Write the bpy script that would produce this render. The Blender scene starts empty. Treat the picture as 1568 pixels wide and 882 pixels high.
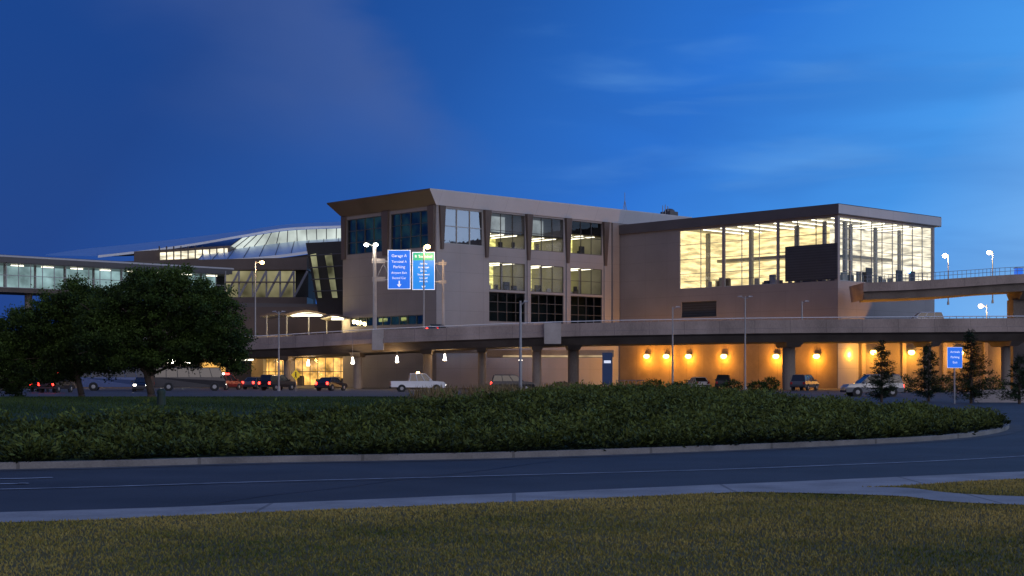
import bpy, math, random
import numpy as np
from mathutils import Vector
random.seed(7); rng=np.random.default_rng(7)
F=2300.0; CX=784.0; HY=575.0; EYE=1.7
S=bpy.context.scene
S.view_settings.view_transform='Standard'; S.view_settings.look='None'; S.view_settings.exposure=0
COL=S.collection

# ---------------- survey helpers (photo measurements -> metres) -------------
def zat(py,D): return EYE+(HY-py)*D/F
def xat(px,D): return (px-CX)*D/F
def W(px,py,D): return Vector((xat(px,D),D,zat(py,D)))
def along(px,o,d):
    k=(px-CX)/F
    return (k*o[1]-o[0])/(d[0]-k*d[1])
ANG=math.radians(43.0)
U=(math.cos(ANG),math.sin(ANG)); UL=(-math.sin(ANG),math.cos(ANG))

# ---------------- materials ----------------
def lin(r,g,b):
    f=lambda c:(c/255/12.92) if c/255<=0.04045 else ((c/255+0.055)/1.055)**2.4
    return (f(r),f(g),f(b),1)
def mat(name,col,rough=.8,var=.25,scale=1.5,fine=25,bump=.1,metal=0,emis=None,es=0,stretch=(1,1,1),spec=.3,joint=None,jd=.6):
    m=bpy.data.materials.new(name); m.use_nodes=True
    nt=m.node_tree; N=nt.nodes; L=nt.links
    b=N['Principled BSDF']; b.inputs['Roughness'].default_value=rough; b.inputs['Metallic'].default_value=metal
    b.inputs['Specular IOR Level'].default_value=spec
    tc=N.new('ShaderNodeTexCoord'); mp=N.new('ShaderNodeMapping'); mp.inputs['Scale'].default_value=stretch
    L.new(tc.outputs['Object'],mp.inputs['Vector'])
    n1=N.new('ShaderNodeTexNoise'); n1.inputs['Scale'].default_value=scale; n1.inputs['Detail'].default_value=6
    n2=N.new('ShaderNodeTexNoise'); n2.inputs['Scale'].default_value=fine; n2.inputs['Detail'].default_value=3
    L.new(mp.outputs[0],n1.inputs['Vector']); L.new(mp.outputs[0],n2.inputs['Vector'])
    a=N.new('ShaderNodeMath'); a.operation='MULTIPLY_ADD'; a.inputs[1].default_value=.4; L.new(n2.outputs['Fac'],a.inputs[0]); 
    a2=N.new('ShaderNodeMath'); a2.operation='MULTIPLY'; a2.inputs[1].default_value=.9; L.new(n1.outputs['Fac'],a2.inputs[0]); L.new(a2.outputs[0],a.inputs[2])
    mr=N.new('ShaderNodeMapRange'); mr.inputs['From Min'].default_value=.4; mr.inputs['From Max'].default_value=.9
    mr.inputs['To Min'].default_value=1-var; mr.inputs['To Max'].default_value=1+var
    L.new(a.outputs[0],mr.inputs['Value'])
    val=mr.outputs[0]
    if joint:
        sp=N.new('ShaderNodeSeparateXYZ'); L.new(tc.outputs['Object'],sp.inputs[0])
        for ax,pitch,wid in joint:
            if ax=='XY':
                s=N.new('ShaderNodeMath'); s.operation='ADD'; L.new(sp.outputs[0],s.inputs[0]); L.new(sp.outputs[1],s.inputs[1]); src=s.outputs[0]
            else: src=sp.outputs['XYZ'.index(ax)]
            d=N.new('ShaderNodeMath'); d.operation='DIVIDE'; d.inputs[1].default_value=pitch; L.new(src,d.inputs[0])
            fr=N.new('ShaderNodeMath'); fr.operation='FRACT'; L.new(d.outputs[0],fr.inputs[0])
            gt=N.new('ShaderNodeMath'); gt.operation='GREATER_THAN'; gt.inputs[1].default_value=wid/pitch; L.new(fr.outputs[0],gt.inputs[0])
            r2=N.new('ShaderNodeMapRange'); r2.inputs['To Min'].default_value=jd; L.new(gt.outputs[0],r2.inputs['Value'])
            mu=N.new('ShaderNodeMath'); mu.operation='MULTIPLY'; L.new(val,mu.inputs[0]); L.new(r2.outputs[0],mu.inputs[1]); val=mu.outputs[0]
    vm=N.new('ShaderNodeVectorMath'); vm.operation='SCALE'; vm.inputs[0].default_value=col[:3]; L.new(val,vm.inputs['Scale'])
    L.new(vm.outputs[0],b.inputs['Base Color'])
    if bump:
        bp=N.new('ShaderNodeBump'); bp.inputs['Strength'].default_value=bump; bp.inputs['Distance'].default_value=.05
        L.new(n2.outputs['Fac'],bp.inputs['Height']); L.new(bp.outputs[0],b.inputs['Normal'])
    if emis:
        b.inputs['Emission Color'].default_value=(*emis[:3],1); b.inputs['Emission Strength'].default_value=es
    return m
def emat(name,col,st,var=.35,scale=.5,stretch=(1,1,1),contrast=(.35,.65)):
    m=bpy.data.materials.new(name); m.use_nodes=True; nt=m.node_tree; N=nt.nodes; L=nt.links
    N.clear(); o=N.new('ShaderNodeOutputMaterial'); e=N.new('ShaderNodeEmission'); e.inputs['Color'].default_value=(*col[:3],1)
    tc=N.new('ShaderNodeTexCoord'); mp=N.new('ShaderNodeMapping'); mp.inputs['Scale'].default_value=stretch
    n=N.new('ShaderNodeTexNoise'); n.inputs['Scale'].default_value=scale; n.inputs['Detail'].default_value=3
    mr=N.new('ShaderNodeMapRange'); mr.inputs['From Min'].default_value=contrast[0]; mr.inputs['From Max'].default_value=contrast[1]
    mr.inputs['To Min'].default_value=st*(1-var); mr.inputs['To Max'].default_value=st*(1+var)
    L.new(tc.outputs['Object'],mp.inputs[0]); L.new(mp.outputs[0],n.inputs['Vector']); L.new(n.outputs['Fac'],mr.inputs['Value'])
    L.new(mr.outputs[0],e.inputs['Strength']); L.new(e.outputs[0],o.inputs[0]); return m
def glassmat(name,refl=.12,tint=(1,1,1),rcol=(.9,.95,1)):
    m=bpy.data.materials.new(name); m.use_nodes=True; nt=m.node_tree; N=nt.nodes; L=nt.links
    N.clear(); o=N.new('ShaderNodeOutputMaterial'); t=N.new('ShaderNodeBsdfTransparent'); t.inputs[0].default_value=(*tint,1)
    g=N.new('ShaderNodeBsdfGlossy'); g.inputs['Color'].default_value=(*rcol,1); g.inputs['Roughness'].default_value=.03
    tc=N.new('ShaderNodeTexCoord'); n=N.new('ShaderNodeTexNoise'); n.inputs['Scale'].default_value=.6
    b=N.new('ShaderNodeBump'); b.inputs['Strength'].default_value=.15; b.inputs['Distance'].default_value=.1
    L.new(tc.outputs['Object'],n.inputs[0]); L.new(n.outputs['Fac'],b.inputs['Height']); L.new(b.outputs[0],g.inputs['Normal'])
    lw=N.new('ShaderNodeLayerWeight'); lw.inputs[0].default_value=.3
    ad=N.new('ShaderNodeMath'); ad.operation='MULTIPLY_ADD'; ad.inputs[1].default_value=.5; ad.inputs[2].default_value=refl; ad.use_clamp=True
    L.new(lw.outputs['Fresnel'],ad.inputs[0])
    mx=N.new('ShaderNodeMixShader'); L.new(ad.outputs[0],mx.inputs[0]); L.new(t.outputs[0],mx.inputs[1]); L.new(g.outputs[0],mx.inputs[2]); L.new(mx.outputs[0],o.inputs[0]); return m
def leafmat(name,c0,c1,rough=.6):
    m=bpy.data.materials.new(name); m.use_nodes=True; nt=m.node_tree; N=nt.nodes; L=nt.links
    b=N['Principled BSDF']; b.inputs['Roughness'].default_value=rough; b.inputs['Specular IOR Level'].default_value=.12
    a=N.new('ShaderNodeAttribute'); a.attribute_name='tint'
    r=N.new('ShaderNodeValToRGB'); r.color_ramp.elements[0].color=(*c0,1); r.color_ramp.elements[1].color=(*c1,1)
    L.new(a.outputs['Fac'],r.inputs[0]); L.new(r.outputs[0],b.inputs['Base Color']); return m

M_wall=mat('wall_panel',(.245,.238,.25),.7,.14,.18,8,.05,joint=[('Z',2.6,.05),('XY',4.2,.05)],jd=.8)
M_wall2=mat('wall_panel_shaded',(.195,.182,.183),.75,.16,.18,8,.05,joint=[('Z',2.6,.05),('XY',4.2,.05)],jd=.8)  # darker, browner wall copy; shade of the left faces put into the colour
M_brown=mat('brown_metal',(.080,.062,.055),.5,.2,.3,9,.03)
M_fascia=mat('fascia_metal_skylit',(.38,.38,.41),.45,.08,.2,5,.02,joint=[('XY',6.0,.06)],jd=.8)  # pale front-face fascia, sky light put into its colour; other sides stay dark
M_darkfas=mat('fascia_dark',(.080,.076,.080),.5,.1,.3,5,.02)
M_mull=mat('mullion',(.06,.06,.065),.4,.1,1,9,0)
M_mulll=mat('mullion_light',(.30,.31,.31),.4,.1,1,9,0)
M_dark=mat('dark_interior',(.03,.032,.038),.8,.2,.5,9,0)
M_floor=mat('interior_floor',(.25,.24,.22),.4,.2,.5,9,0)
M_louver=mat('louver',(.035,.04,.05),.4,.2,.5,9,0,joint=[('Z',.35,.12)])
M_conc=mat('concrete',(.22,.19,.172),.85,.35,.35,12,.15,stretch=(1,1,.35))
M_concd=mat('concrete_dark_streaked',(.13,.112,.10),.85,.4,.35,12,.15,stretch=(1,1,.3))  # darker concrete with vertical streaks
M_conc2=mat('concrete_light',(.32,.295,.28),.85,.25,.5,12,.15)
M_kerb=mat('kerb_concrete',(.17,.16,.155),.9,.4,1.2,30,.2,joint=[('X',3.0,.06)])
M_kj=mat('pavement_concrete',(.33,.305,.29),.9,.3,1.2,30,.2,joint=[('X',3.0,.05)])
M_asph=mat('asphalt',(.058,.059,.064),.75,.35,.35,90,.35,spec=.4)
M_paint=mat('road_paint',(.38,.38,.39),.7,.6,3,40,.1)
M_steel=mat('galvanised_steel',(.26,.26,.27),.45,.15,1,9,0,metal=.5)
M_metalroof=mat('metal_roof',(.46,.62,.80),.28,.1,.3,9,.02,metal=.6)
M_whitef=mat('white_fascia',(.6,.64,.68),.4,.1,.3,9,0)
M_glass=glassmat('window_glass',.02)
M_glassr=glassmat('reflective_glass',.36,(.7,.75,.76),(.85,.88,.95))
M_glassd=glassmat('dark_glass',.0,(.5,.6,.6),(.20,.22,.23))
E_warm=emat('lit_interior_yellow',(1,.78,.36),1.35,.42,.35,(1,1,6))
E_warm2=emat('lit_interior_green',(.92,.84,.26),1.05,.6,.7,(1,1,4))
E_white=emat('lit_interior_white',(1,.90,.66),1.1,.5,.35,(1,1,5))
E_refl=emat('upper_pane_reflection',(.60,.68,.70),.34,.4,.4,(1,1,1))  # glowing back wall stands in for pale reflections in the upper panes
E_teal=emat('lit_bridge_interior',(.36,.56,.58),.68,.5,.3,(1,1,1))
E_orange=emat('lit_lobby',(1,.52,.12),1.1,.75,.6)
E_soft=emat('soffit_glow',(1,.72,.42),.45,.5,.3)
E_dim=emat('dim_green_backing',(.08,.20,.14),.18,.95,.5)  # faint green emissive backing behind dark panes
E_strip=emat('ceiling_light',(1,.93,.7),3.5,.1)
E_lampw=emat('lamp_white',(1,.93,.78),22,.05)
E_lampo=emat('lamp_warm',(1,.62,.22),20,.05)
E_lampy=emat('lamp_sodium',(1,.62,.12),12,.05)
E_red=emat('tail_light',(1,.03,.02),12,.05)
E_head=emat('head_light',(1,.92,.8),18,.05)
E_blue=emat('blue_beacon',(.1,.3,1),10,.05)
M_sign=mat('sign_blue',(.01,.07,.30),.4,.1,1,9,0,emis=(.012,.12,.62),es=1.1)  # emission on the sign boards carries the lamp light falling on them
M_sign2=mat('sign_blue_teal',(.01,.10,.32),.4,.1,1,9,0,emis=(.010,.19,.62),es=1.05)
M_signw=mat('sign_white',(.8,.8,.8),.4,.05,1,9,0,emis=(.7,.8,1),es=.6)
M_signg=mat('sign_green',(.02,.25,.14),.4,.05,1,9,0,emis=(.02,.35,.2),es=.8)
M_yel=mat('sign_yellow',(.8,.55,.03),.4,.05,1,9,0,emis=(.8,.5,.02),es=.3)
M_tire=mat('tyre',(.02,.02,.02),.8,.1)
M_red=mat('lens_red',(.3,.01,.01),.3)
M_carglass=mat('car_glass',(.02,.022,.026),.08,.05,bump=0,spec=.6)
M_bark=mat('bark',(.06,.045,.035),.9,.4,3,30,.5,stretch=(1,1,.3))
def paint(n,c,met=.3): return mat('car_paint_'+n,c,.3,.04,1,5,0,metal=met,spec=.5)

# ---------------- mesh builder -----------------
class MB:
    def __init__(s): s.v=[];s.f=[];s.m=[];s.mats=[]
    def mi(s,m):
        if m not in s.mats: s.mats.append(m)
        return s.mats.index(m)
    def poly(s,pts,m):
        i=len(s.v); s.v+= [tuple(p) for p in pts]; s.f.append(tuple(range(i,i+len(pts)))); s.m.append(s.mi(m))
    def hexa(s,p,m):
        i=len(s.v); s.v+=[tuple(q) for q in p]
        for f in ((0,3,2,1),(4,5,6,7),(0,1,5,4),(1,2,6,5),(2,3,7,6),(3,0,4,7)):
            s.f.append(tuple(i+k for k in f)); s.m.append(s.mi(m))
    def box(s,x0,x1,y0,y1,z0,z1,m):
        s.hexa([(x0,y0,z0),(x1,y0,z0),(x1,y1,z0),(x0,y1,z0),(x0,y0,z1),(x1,y0,z1),(x1,y1,z1),(x0,y1,z1)],m)
    def cyl(s,p0,p1,r0,r1,m,n=10):
        p0=Vector(p0);p1=Vector(p1);d=(p1-p0)
        if d.length<1e-6:return
        d.normalize(); a=d.orthogonal().normalized(); b=d.cross(a); i=len(s.v)
        for p,r in((p0,r0),(p1,r1)):
            for k in range(n):
                t=2*math.pi*k/n; s.v.append(tuple(p+a*math.cos(t)*r+b*math.sin(t)*r))
        for k in range(n):
            k2=(k+1)%n; s.f.append((i+k,i+k2,i+n+k2,i+n+k)); s.m.append(s.mi(m))
        s.f.append(tuple(i+k for k in reversed(range(n)))); s.m.append(s.mi(m))
        s.f.append(tuple(i+n+k for k in range(n))); s.m.append(s.mi(m))
    def ball(s,c,r,m,n=8,sq=1):
        c=Vector(c)
        pr=None
        for j in range(n//2+1):
            ph=math.pi*j/(n//2); ring=[(c.x+r*math.sin(ph)*math.cos(2*math.pi*k/n),c.y+r*math.sin(ph)*math.sin(2*math.pi*k/n),c.z+r*sq*math.cos(ph)) for k in range(n)]
            i=len(s.v); s.v+=ring
            if pr is not None:
                for k in range(n): s.f.append((pr+k,i+k,i+(k+1)%n,pr+(k+1)%n)); s.m.append(s.mi(m))
            pr=i
    def loft(s,A,B,m):
        for k in range(len(A)-1): s.poly([A[k],A[k+1],B[k+1],B[k]],m)
    def obj(s,name,parent=None,smooth=False,bevel=0):
        me=bpy.data.meshes.new(name); me.from_pydata(s.v,[],s.f)
        for m in s.mats: me.materials.append(m)
        me.polygons.foreach_set('material_index',s.m)
        if smooth: me.polygons.foreach_set('use_smooth',[True]*len(s.f))
        me.update(); o=bpy.data.objects.new(name,me); COL.objects.link(o)
        if parent: o.parent=parent
        if bevel:
            b=o.modifiers.new('bevel','BEVEL'); b.width=bevel; b.segments=2; b.limit_method='ANGLE'
        return o
def group(name,loc=(0,0,0),rz=0):
    e=bpy.data.objects.new(name,None); e.location=loc; e.rotation_euler=(0,0,rz); e.empty_display_size=.5; COL.objects.link(e); return e
def light(name,loc,energy,col,r=.15,parent=None):
    l=bpy.data.lights.new(name,'POINT'); l.energy=energy; l.color=col; l.shadow_soft_size=r
    o=bpy.data.objects.new(name,l); o.location=loc; COL.objects.link(o); 
    if parent:o.parent=parent
    return o
def spline(P,n=12):
    P=[np.array(p,float) for p in P]; P=[2*P[0]-P[1]]+P+[2*P[-1]-P[-2]]; out=[]
    for i in range(1,len(P)-2):
        for k in range(n):
            t=k/n; a,b,c,d=P[i-1:i+3]
            out.append(.5*((2*b)+(-a+c)*t+(2*a-5*b+4*c-d)*t*t+(-a+3*b-3*c+d)*t**3))
    out.append(P[-2]); return np.array(out)
def offset(C,w):
    T=np.gradient(C[:,:2],axis=0); T/=np.linalg.norm(T,axis=1)[:,None]
    Nn=np.stack([-T[:,1],T[:,0]],1); return C[:,:2]+Nn*w
def strip(name,A,B,z,m,parent=None):
    mb=MB()
    for k in range(len(A)-1): mb.poly([(A[k][0],A[k][1],z),(A[k+1][0],A[k+1][1],z),(B[k+1][0],B[k+1][1],z),(B[k][0],B[k][1],z)],m)
    return mb.obj(name,parent)

def leafobj(name,C,D,L,Wd,tint,m,parent=None):
    n=len(C); D=D/np.linalg.norm(D,axis=1)[:,None]; R=rng.normal(size=(n,3)); Sd=np.cross(D,R); Sd/=np.linalg.norm(Sd,axis=1)[:,None]+1e-9
    V=np.empty((n,4,3)); L=L[:,None]; Wd=Wd[:,None]
    V[:,0]=C; V[:,1]=C+D*L*.5+Sd*Wd*.5; V[:,2]=C+D*L; V[:,3]=C+D*L*.5-Sd*Wd*.5
    me=bpy.data.meshes.new(name); me.vertices.add(4*n); me.vertices.foreach_set('co',V.ravel().astype(np.float32))
    me.loops.add(4*n); me.loops.foreach_set('vertex_index',np.arange(4*n,dtype=np.int32))
    me.polygons.add(n); me.polygons.foreach_set('loop_start',np.arange(0,4*n,4,dtype=np.int32))
    me.update(calc_edges=True); me.validate()
    at=me.attributes.new('tint','FLOAT','POINT'); at.data.foreach_set('value',np.repeat(np.clip(tint,0,1),4).astype(np.float32))
    me.materials.append(m); o=bpy.data.objects.new(name,me); COL.objects.link(o)
    if parent:o.parent=parent
    return o

# ---------------- camera / world ----------------
cd=bpy.data.cameras.new('camera'); cam=bpy.data.objects.new('camera',cd); COL.objects.link(cam); S.camera=cam
cam.location=(0,0,EYE); cam.rotation_euler=(math.pi/2,0,0); cd.lens=36*F/1568; cd.sensor_width=36; cd.shift_y=(HY-441)/1568; cd.clip_end=8000; cd.clip_start=.1

w=bpy.data.worlds.new('World'); S.world=w; w.use_nodes=True; nt=w.node_tree; N=nt.nodes; L=nt.links
bg=N['Background']
def inp(n,i,v):
    if isinstance(v,(int,float)): n.inputs[i].default_value=v
    else: L.new(v,n.inputs[i])
def ma(op,a,b=0,c=None,cl=False):
    n=N.new('ShaderNodeMath'); n.operation=op; n.use_clamp=cl; inp(n,0,a); inp(n,1,b)
    if c is not None: inp(n,2,c)
    return n.outputs[0]
def ss(v,a,b):
    n=N.new('ShaderNodeMapRange'); n.interpolation_type='SMOOTHSTEP'; inp(n,0,v); n.inputs[1].default_value=a; n.inputs[2].default_value=b; return n.outputs[0]
def mixc(f,a,b,mode='MIX'):
    n=N.new('ShaderNodeMix'); n.data_type='RGBA'; n.blend_type=mode; inp(n,0,f)
    for i,v in ((6,a),(7,b)):
        if isinstance(v,tuple): n.inputs[i].default_value=v
        else: L.new(v,n.inputs[i])
    return n.outputs[2]
tc=N.new('ShaderNodeTexCoord'); sp=N.new('ShaderNodeSeparateXYZ'); L.new(tc.outputs['Generated'],sp.inputs[0]); X,Y,Z=sp.outputs
v=ma('ADD',ma('MULTIPLY',X,1.45),ma('MULTIPLY_ADD',Z,-1.1,.52),cl=True)
cr=N.new('ShaderNodeValToRGB'); L.new(v,cr.inputs[0]); e=cr.color_ramp.elements
e[0].position=0; e[0].color=lin(8,62,138); e[1].position=1; e[1].color=lin(130,186,240)
for p,c in((.25,lin(20,82,166)),(.5,lin(34,112,210)),(.75,lin(66,150,234))):
    q=e.new(p); q.color=c
def noise(sx,sy,sz,sc,det=5,dist=0,rot=0):
    mp=N.new('ShaderNodeMapping'); mp.inputs['Scale'].default_value=(sx,sy,sz); mp.inputs['Rotation'].default_value=(0,rot,0); L.new(tc.outputs['Generated'],mp.inputs[0])
    n=N.new('ShaderNodeTexNoise'); n.inputs['Scale'].default_value=sc; n.inputs['Detail'].default_value=det; n.inputs['Distortion'].default_value=dist; L.new(mp.outputs[0],n.inputs[0]); return n.outputs['Fac']
n1=noise(1,1,2.2,9,5,.3); n2=noise(1,1,6,6,4,.4,.22); n3=noise(1,1,1.5,5,4)
edge=ma('SUBTRACT',ma('MULTIPLY_ADD',Z,-.75,.098),X)
edge=ma('ADD',edge,ma('MULTIPLY_ADD',n1,.12,-.06))
f1=ma('MULTIPLY',ma('MULTIPLY',ss(edge,-.01,.05),ma('SUBTRACT',1,ss(edge,.03,.22))),ss(Z,.115,.18))
f1=ma('MULTIPLY',f1,ma('MULTIPLY_ADD',n3,1.2,.1),cl=True)
f1=ma('MULTIPLY',f1,.52)
c=mixc(f1,cr.outputs[0],lin(84,104,158))
c=mixc(ma('MULTIPLY',ma('MULTIPLY',ss(n3,.42,.72),ss(ma('MULTIPLY',X,-1),-.12,.15)),.22),c,lin(24,62,126))
f2=ma('MULTIPLY',ma('MULTIPLY',ss(n2,.48,.80),ss(X,-.04,.12)),.42)
c=mixc(f2,c,lin(104,162,224))
f3=ma('MULTIPLY',ma('MULTIPLY',ss(noise(1,1,5,5,4,.5,-.2),.45,.72),ss(X,-.1,.1)),.24)
c=mixc(f3,c,lin(28,90,174))
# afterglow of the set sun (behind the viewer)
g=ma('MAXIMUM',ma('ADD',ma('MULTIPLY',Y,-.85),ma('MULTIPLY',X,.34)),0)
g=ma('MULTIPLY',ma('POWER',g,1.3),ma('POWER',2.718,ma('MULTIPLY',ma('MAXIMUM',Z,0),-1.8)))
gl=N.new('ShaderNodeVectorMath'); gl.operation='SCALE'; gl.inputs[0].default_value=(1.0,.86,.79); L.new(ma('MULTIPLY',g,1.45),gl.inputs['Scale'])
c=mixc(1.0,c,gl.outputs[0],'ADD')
sky=N.new('ShaderNodeTexSky'); sky.sky_type='NISHITA'; sky.sun_disc=False; sky.sun_elevation=math.radians(2); sky.sun_rotation=math.radians(160)
sc=N.new('ShaderNodeVectorMath'); sc.operation='SCALE'; L.new(sky.outputs[0],sc.inputs[0]); sc.inputs['Scale'].default_value=.006
c=mixc(1.0,c,sc.outputs[0],'ADD')
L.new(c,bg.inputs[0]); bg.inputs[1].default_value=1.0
sl=bpy.data.lights.new('sun','SUN'); sl.energy=.3; sl.angle=math.radians(25); sl.color=(1,.80,.56)
so=bpy.data.objects.new('sun',sl); COL.objects.link(so); so.rotation_euler=(math.radians(66),0,math.radians(20))

# ---------------- ground, roads -----------------
mb=MB(); mb.poly([(-4000,-500,-.01),(4000,-500,-.01),(4000,6000,-.01),(-4000,6000,-.01)],mat('ground_soil',(.06,.055,.04),.95,.3,.05,3,0)); mb.obj('ground')
mb=MB(); mb.poly([(-160,10,-.004),(160,10,-.004),(160,260,-.004),(-160,260,-.004)],M_asph); mb.obj('road')
def G(px,py): D=EYE*F/(py-HY); return (xat(px,D),D)
front=[(-34,22),(-20,24.6)]+[G(0,718),G(400,708),G(800,700),G(1200,685.5),G(1450,672),G(1535,657)]
bnd=spline(front+[(17.0,55),(15,66),(7,79),(-8,88),(-30,90),(-50,80),(-58,55),(-50,30),(-34,22)],10)
IC=np.array([-10.,58.])
ang=np.arctan2(bnd[:,1]-IC[1],bnd[:,0]-IC[0]); rad=np.hypot(bnd[:,0]-IC[0],bnd[:,1]-IC[1]); od=np.argsort(ang)
def rfrac(x,y):
    a=np.arctan2(y-IC[1],x-IC[0]); R=np.interp(a,ang[od],rad[od],period=2*math.pi); return np.hypot(x-IC[0],y-IC[1])/R
def sst(t): t=np.clip(t,0,1); return t*t*(3-2*t)
def IH(x,y):
    x=np.asarray(x,float);y=np.asarray(y,float)
    A=.58+.20*sst((x+6)/13)
    return .10+A*sst((1-rfrac(x,y))/.46)*(1-.5*sst((y-68)/16))
M_lawn=mat('island_grass_soil',(.025,.045,.013),.95,.45,.6,18,.5)
mb=MB(); K=160; rings=np.linspace(0,.9985,36); th=np.linspace(-math.pi,math.pi,K+1)
pts=np.zeros((len(rings),K+1,3))
for i,r in enumerate(rings):
    R=np.interp(th,ang[od],rad[od],period=2*math.pi); xx=IC[0]+np.cos(th)*R*r; yy=IC[1]+np.sin(th)*R*r
    pts[i,:,0]=xx; pts[i,:,1]=yy; pts[i,:,2]=IH(xx,yy)
for i in range(len(rings)-1):
    for k in range(K): mb.poly([pts[i,k],pts[i+1,k],pts[i+1,k+1],pts[i,k+1]],M_lawn)
mb.obj('grass_mound',smooth=True)
def kerb(name,C,wd,h,m,side=1):
    g=group(name); mb=MB(); A=C[:,:2]; B=offset(C,wd*side)
    for k in range(len(A)-1):
        mb.hexa([(*A[k],-.05),(*A[k+1],-.05),(*B[k+1],-.05),(*B[k],-.05),(*A[k],h),(*A[k+1],h),(*B[k+1],h),(*B[k],h)],m)
    mb.obj('kerb_stones',g); return g
kerb('island_kerb',bnd,.18,.125,M_kerb,-1)
strip('island_gutter',bnd,offset(bnd,-.62),.004,mat('gutter_concrete',(.085,.085,.09),.9,.3,1,30,.1))
near=spline([(-30,11.5),(-14,15),G(0,800),G(400,786),G(800,768),G(1200,750),G(1568,733),(14,27.6),(22,32)],12)
low=spline([(-30,10.1),(-14,13.8),G(0,817),G(208,808.5),G(520,795),G(950,775.5),G(1160,765),G(1370,757),G(1568,745),(14,25.4),(22,29)],12)
zl=.12
def resamp(C,n):
    s=np.r_[0,np.cumsum(np.hypot(*np.diff(C[:,:2],axis=0).T))]; t=np.linspace(0,s[-1],n); return np.stack([np.interp(t,s,C[:,0]),np.interp(t,s,C[:,1])],1)
mb=MB(); A=resamp(near,90); B=resamp(low,90)
for k in range(89): mb.poly([(*A[k],zl),(*A[k+1],zl),(*B[k+1],zl),(*B[k],zl)],M_kj)
for k in range(89): mb.poly([(*A[k],-.05),(*A[k+1],-.05),(*A[k+1],zl),(*A[k],zl)],M_kj)
mb.obj('pavement')
fA=spline([G(1090,767),G(1160,764),G(1370,760),G(1568,775),(13,18.2),(22,15.5)],8)
fB=spline([G(1090,770),G(1160,768),G(1370,774),G(1568,789),(13,16.6),(22,13.5)],8)
strip('footpath',fA,fB,zl+.008,M_kj)
strip('near_gutter',near,offset(near,.45),.004,mat('gutter_concrete2',(.09,.09,.095),.9,.3,1,30,.1))
wl=spline([(-30,18.5),(-14,21)]+[G(0,750),G(400,738.5),G(800,728),G(1200,716),G(1568,699),(17,38),(24,50)],12)
strip('lane_line',wl,offset(wl,.10),.008,M_paint)
for yy in (733,741):
    a=spline([(-12,G(0,yy+1)[1]-.4),G(0,yy+1),G(82 if yy==733 else 45,yy-1)],6); strip('lane_marking',a,offset(a,.16),.008,M_paint)
mcr=mat('crack_sealant',(.02,.02,.022),.5,.2)
for sx,sy,ex,ey in ((-9,22,2,25.8),(3,27,12,34),(-4,20,1,30)):
    q=[(sx+(ex-sx)*t/7+random.uniform(-.12,.12),sy+(ey-sy)*t/7+random.uniform(-.12,.12)) for t in range(8)]; a=spline(q,4); strip('sealed_crack',a,offset(a,.03),.005,mcr)
M_fl=mat('lawn_soil',(.12,.10,.038),.95,.35,.5,30,.4)
mb=MB(); B2=B
for k in range(89):
    mb.poly([(*B2[k],zl-.006),(*B2[k+1],zl-.006),(B2[k+1][0],-30,zl-.006),(B2[k][0],-30,zl-.006)],M_fl)
mb.obj('lawn')
n=250000
x=rng.uniform(-7.2,8.5,n); y=11+ (rng.random(n)**.9)*12.5
lim=np.interp(x,B[:,0],B[:,1])
fy0=np.interp(x,fB[:,0],fB[:,1],left=0); fy1=np.interp(x,fA[:,0],fA[:,1],left=0)
ok=(y<lim-.01)&~((y>fy0)&(y<fy1)&(x>fA[0,0]))&(abs(x)<y*.36+.3); x=x[ok];y=y[ok];n=len(x)
pat=np.zeros(n)
for a,b,p,q in ((.35,.8,0,.45),(.9,-.6,1,.4),(2.1,1.6,2,.25),(-3.3,4.1,.5,.18),(6,7.5,1.2,.12)): pat+=q*np.sin(a*x+b*y+p+1.4*np.sin(.6*y*a+.3*x))
Dd=np.stack([rng.normal(0,.5,n),rng.normal(0,.5,n),np.ones(n)],1)
M_grass=leafmat('grass_blades',(.055,.082,.014),(.37,.285,.085),.85)
leafobj('lawn_grass',np.stack([x,y,np.full(n,zl-.01)],1),Dd,rng.uniform(.02,.045,n),rng.uniform(.007,.014,n),.54+.36*pat+rng.normal(0,.13,n),M_grass)

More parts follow.
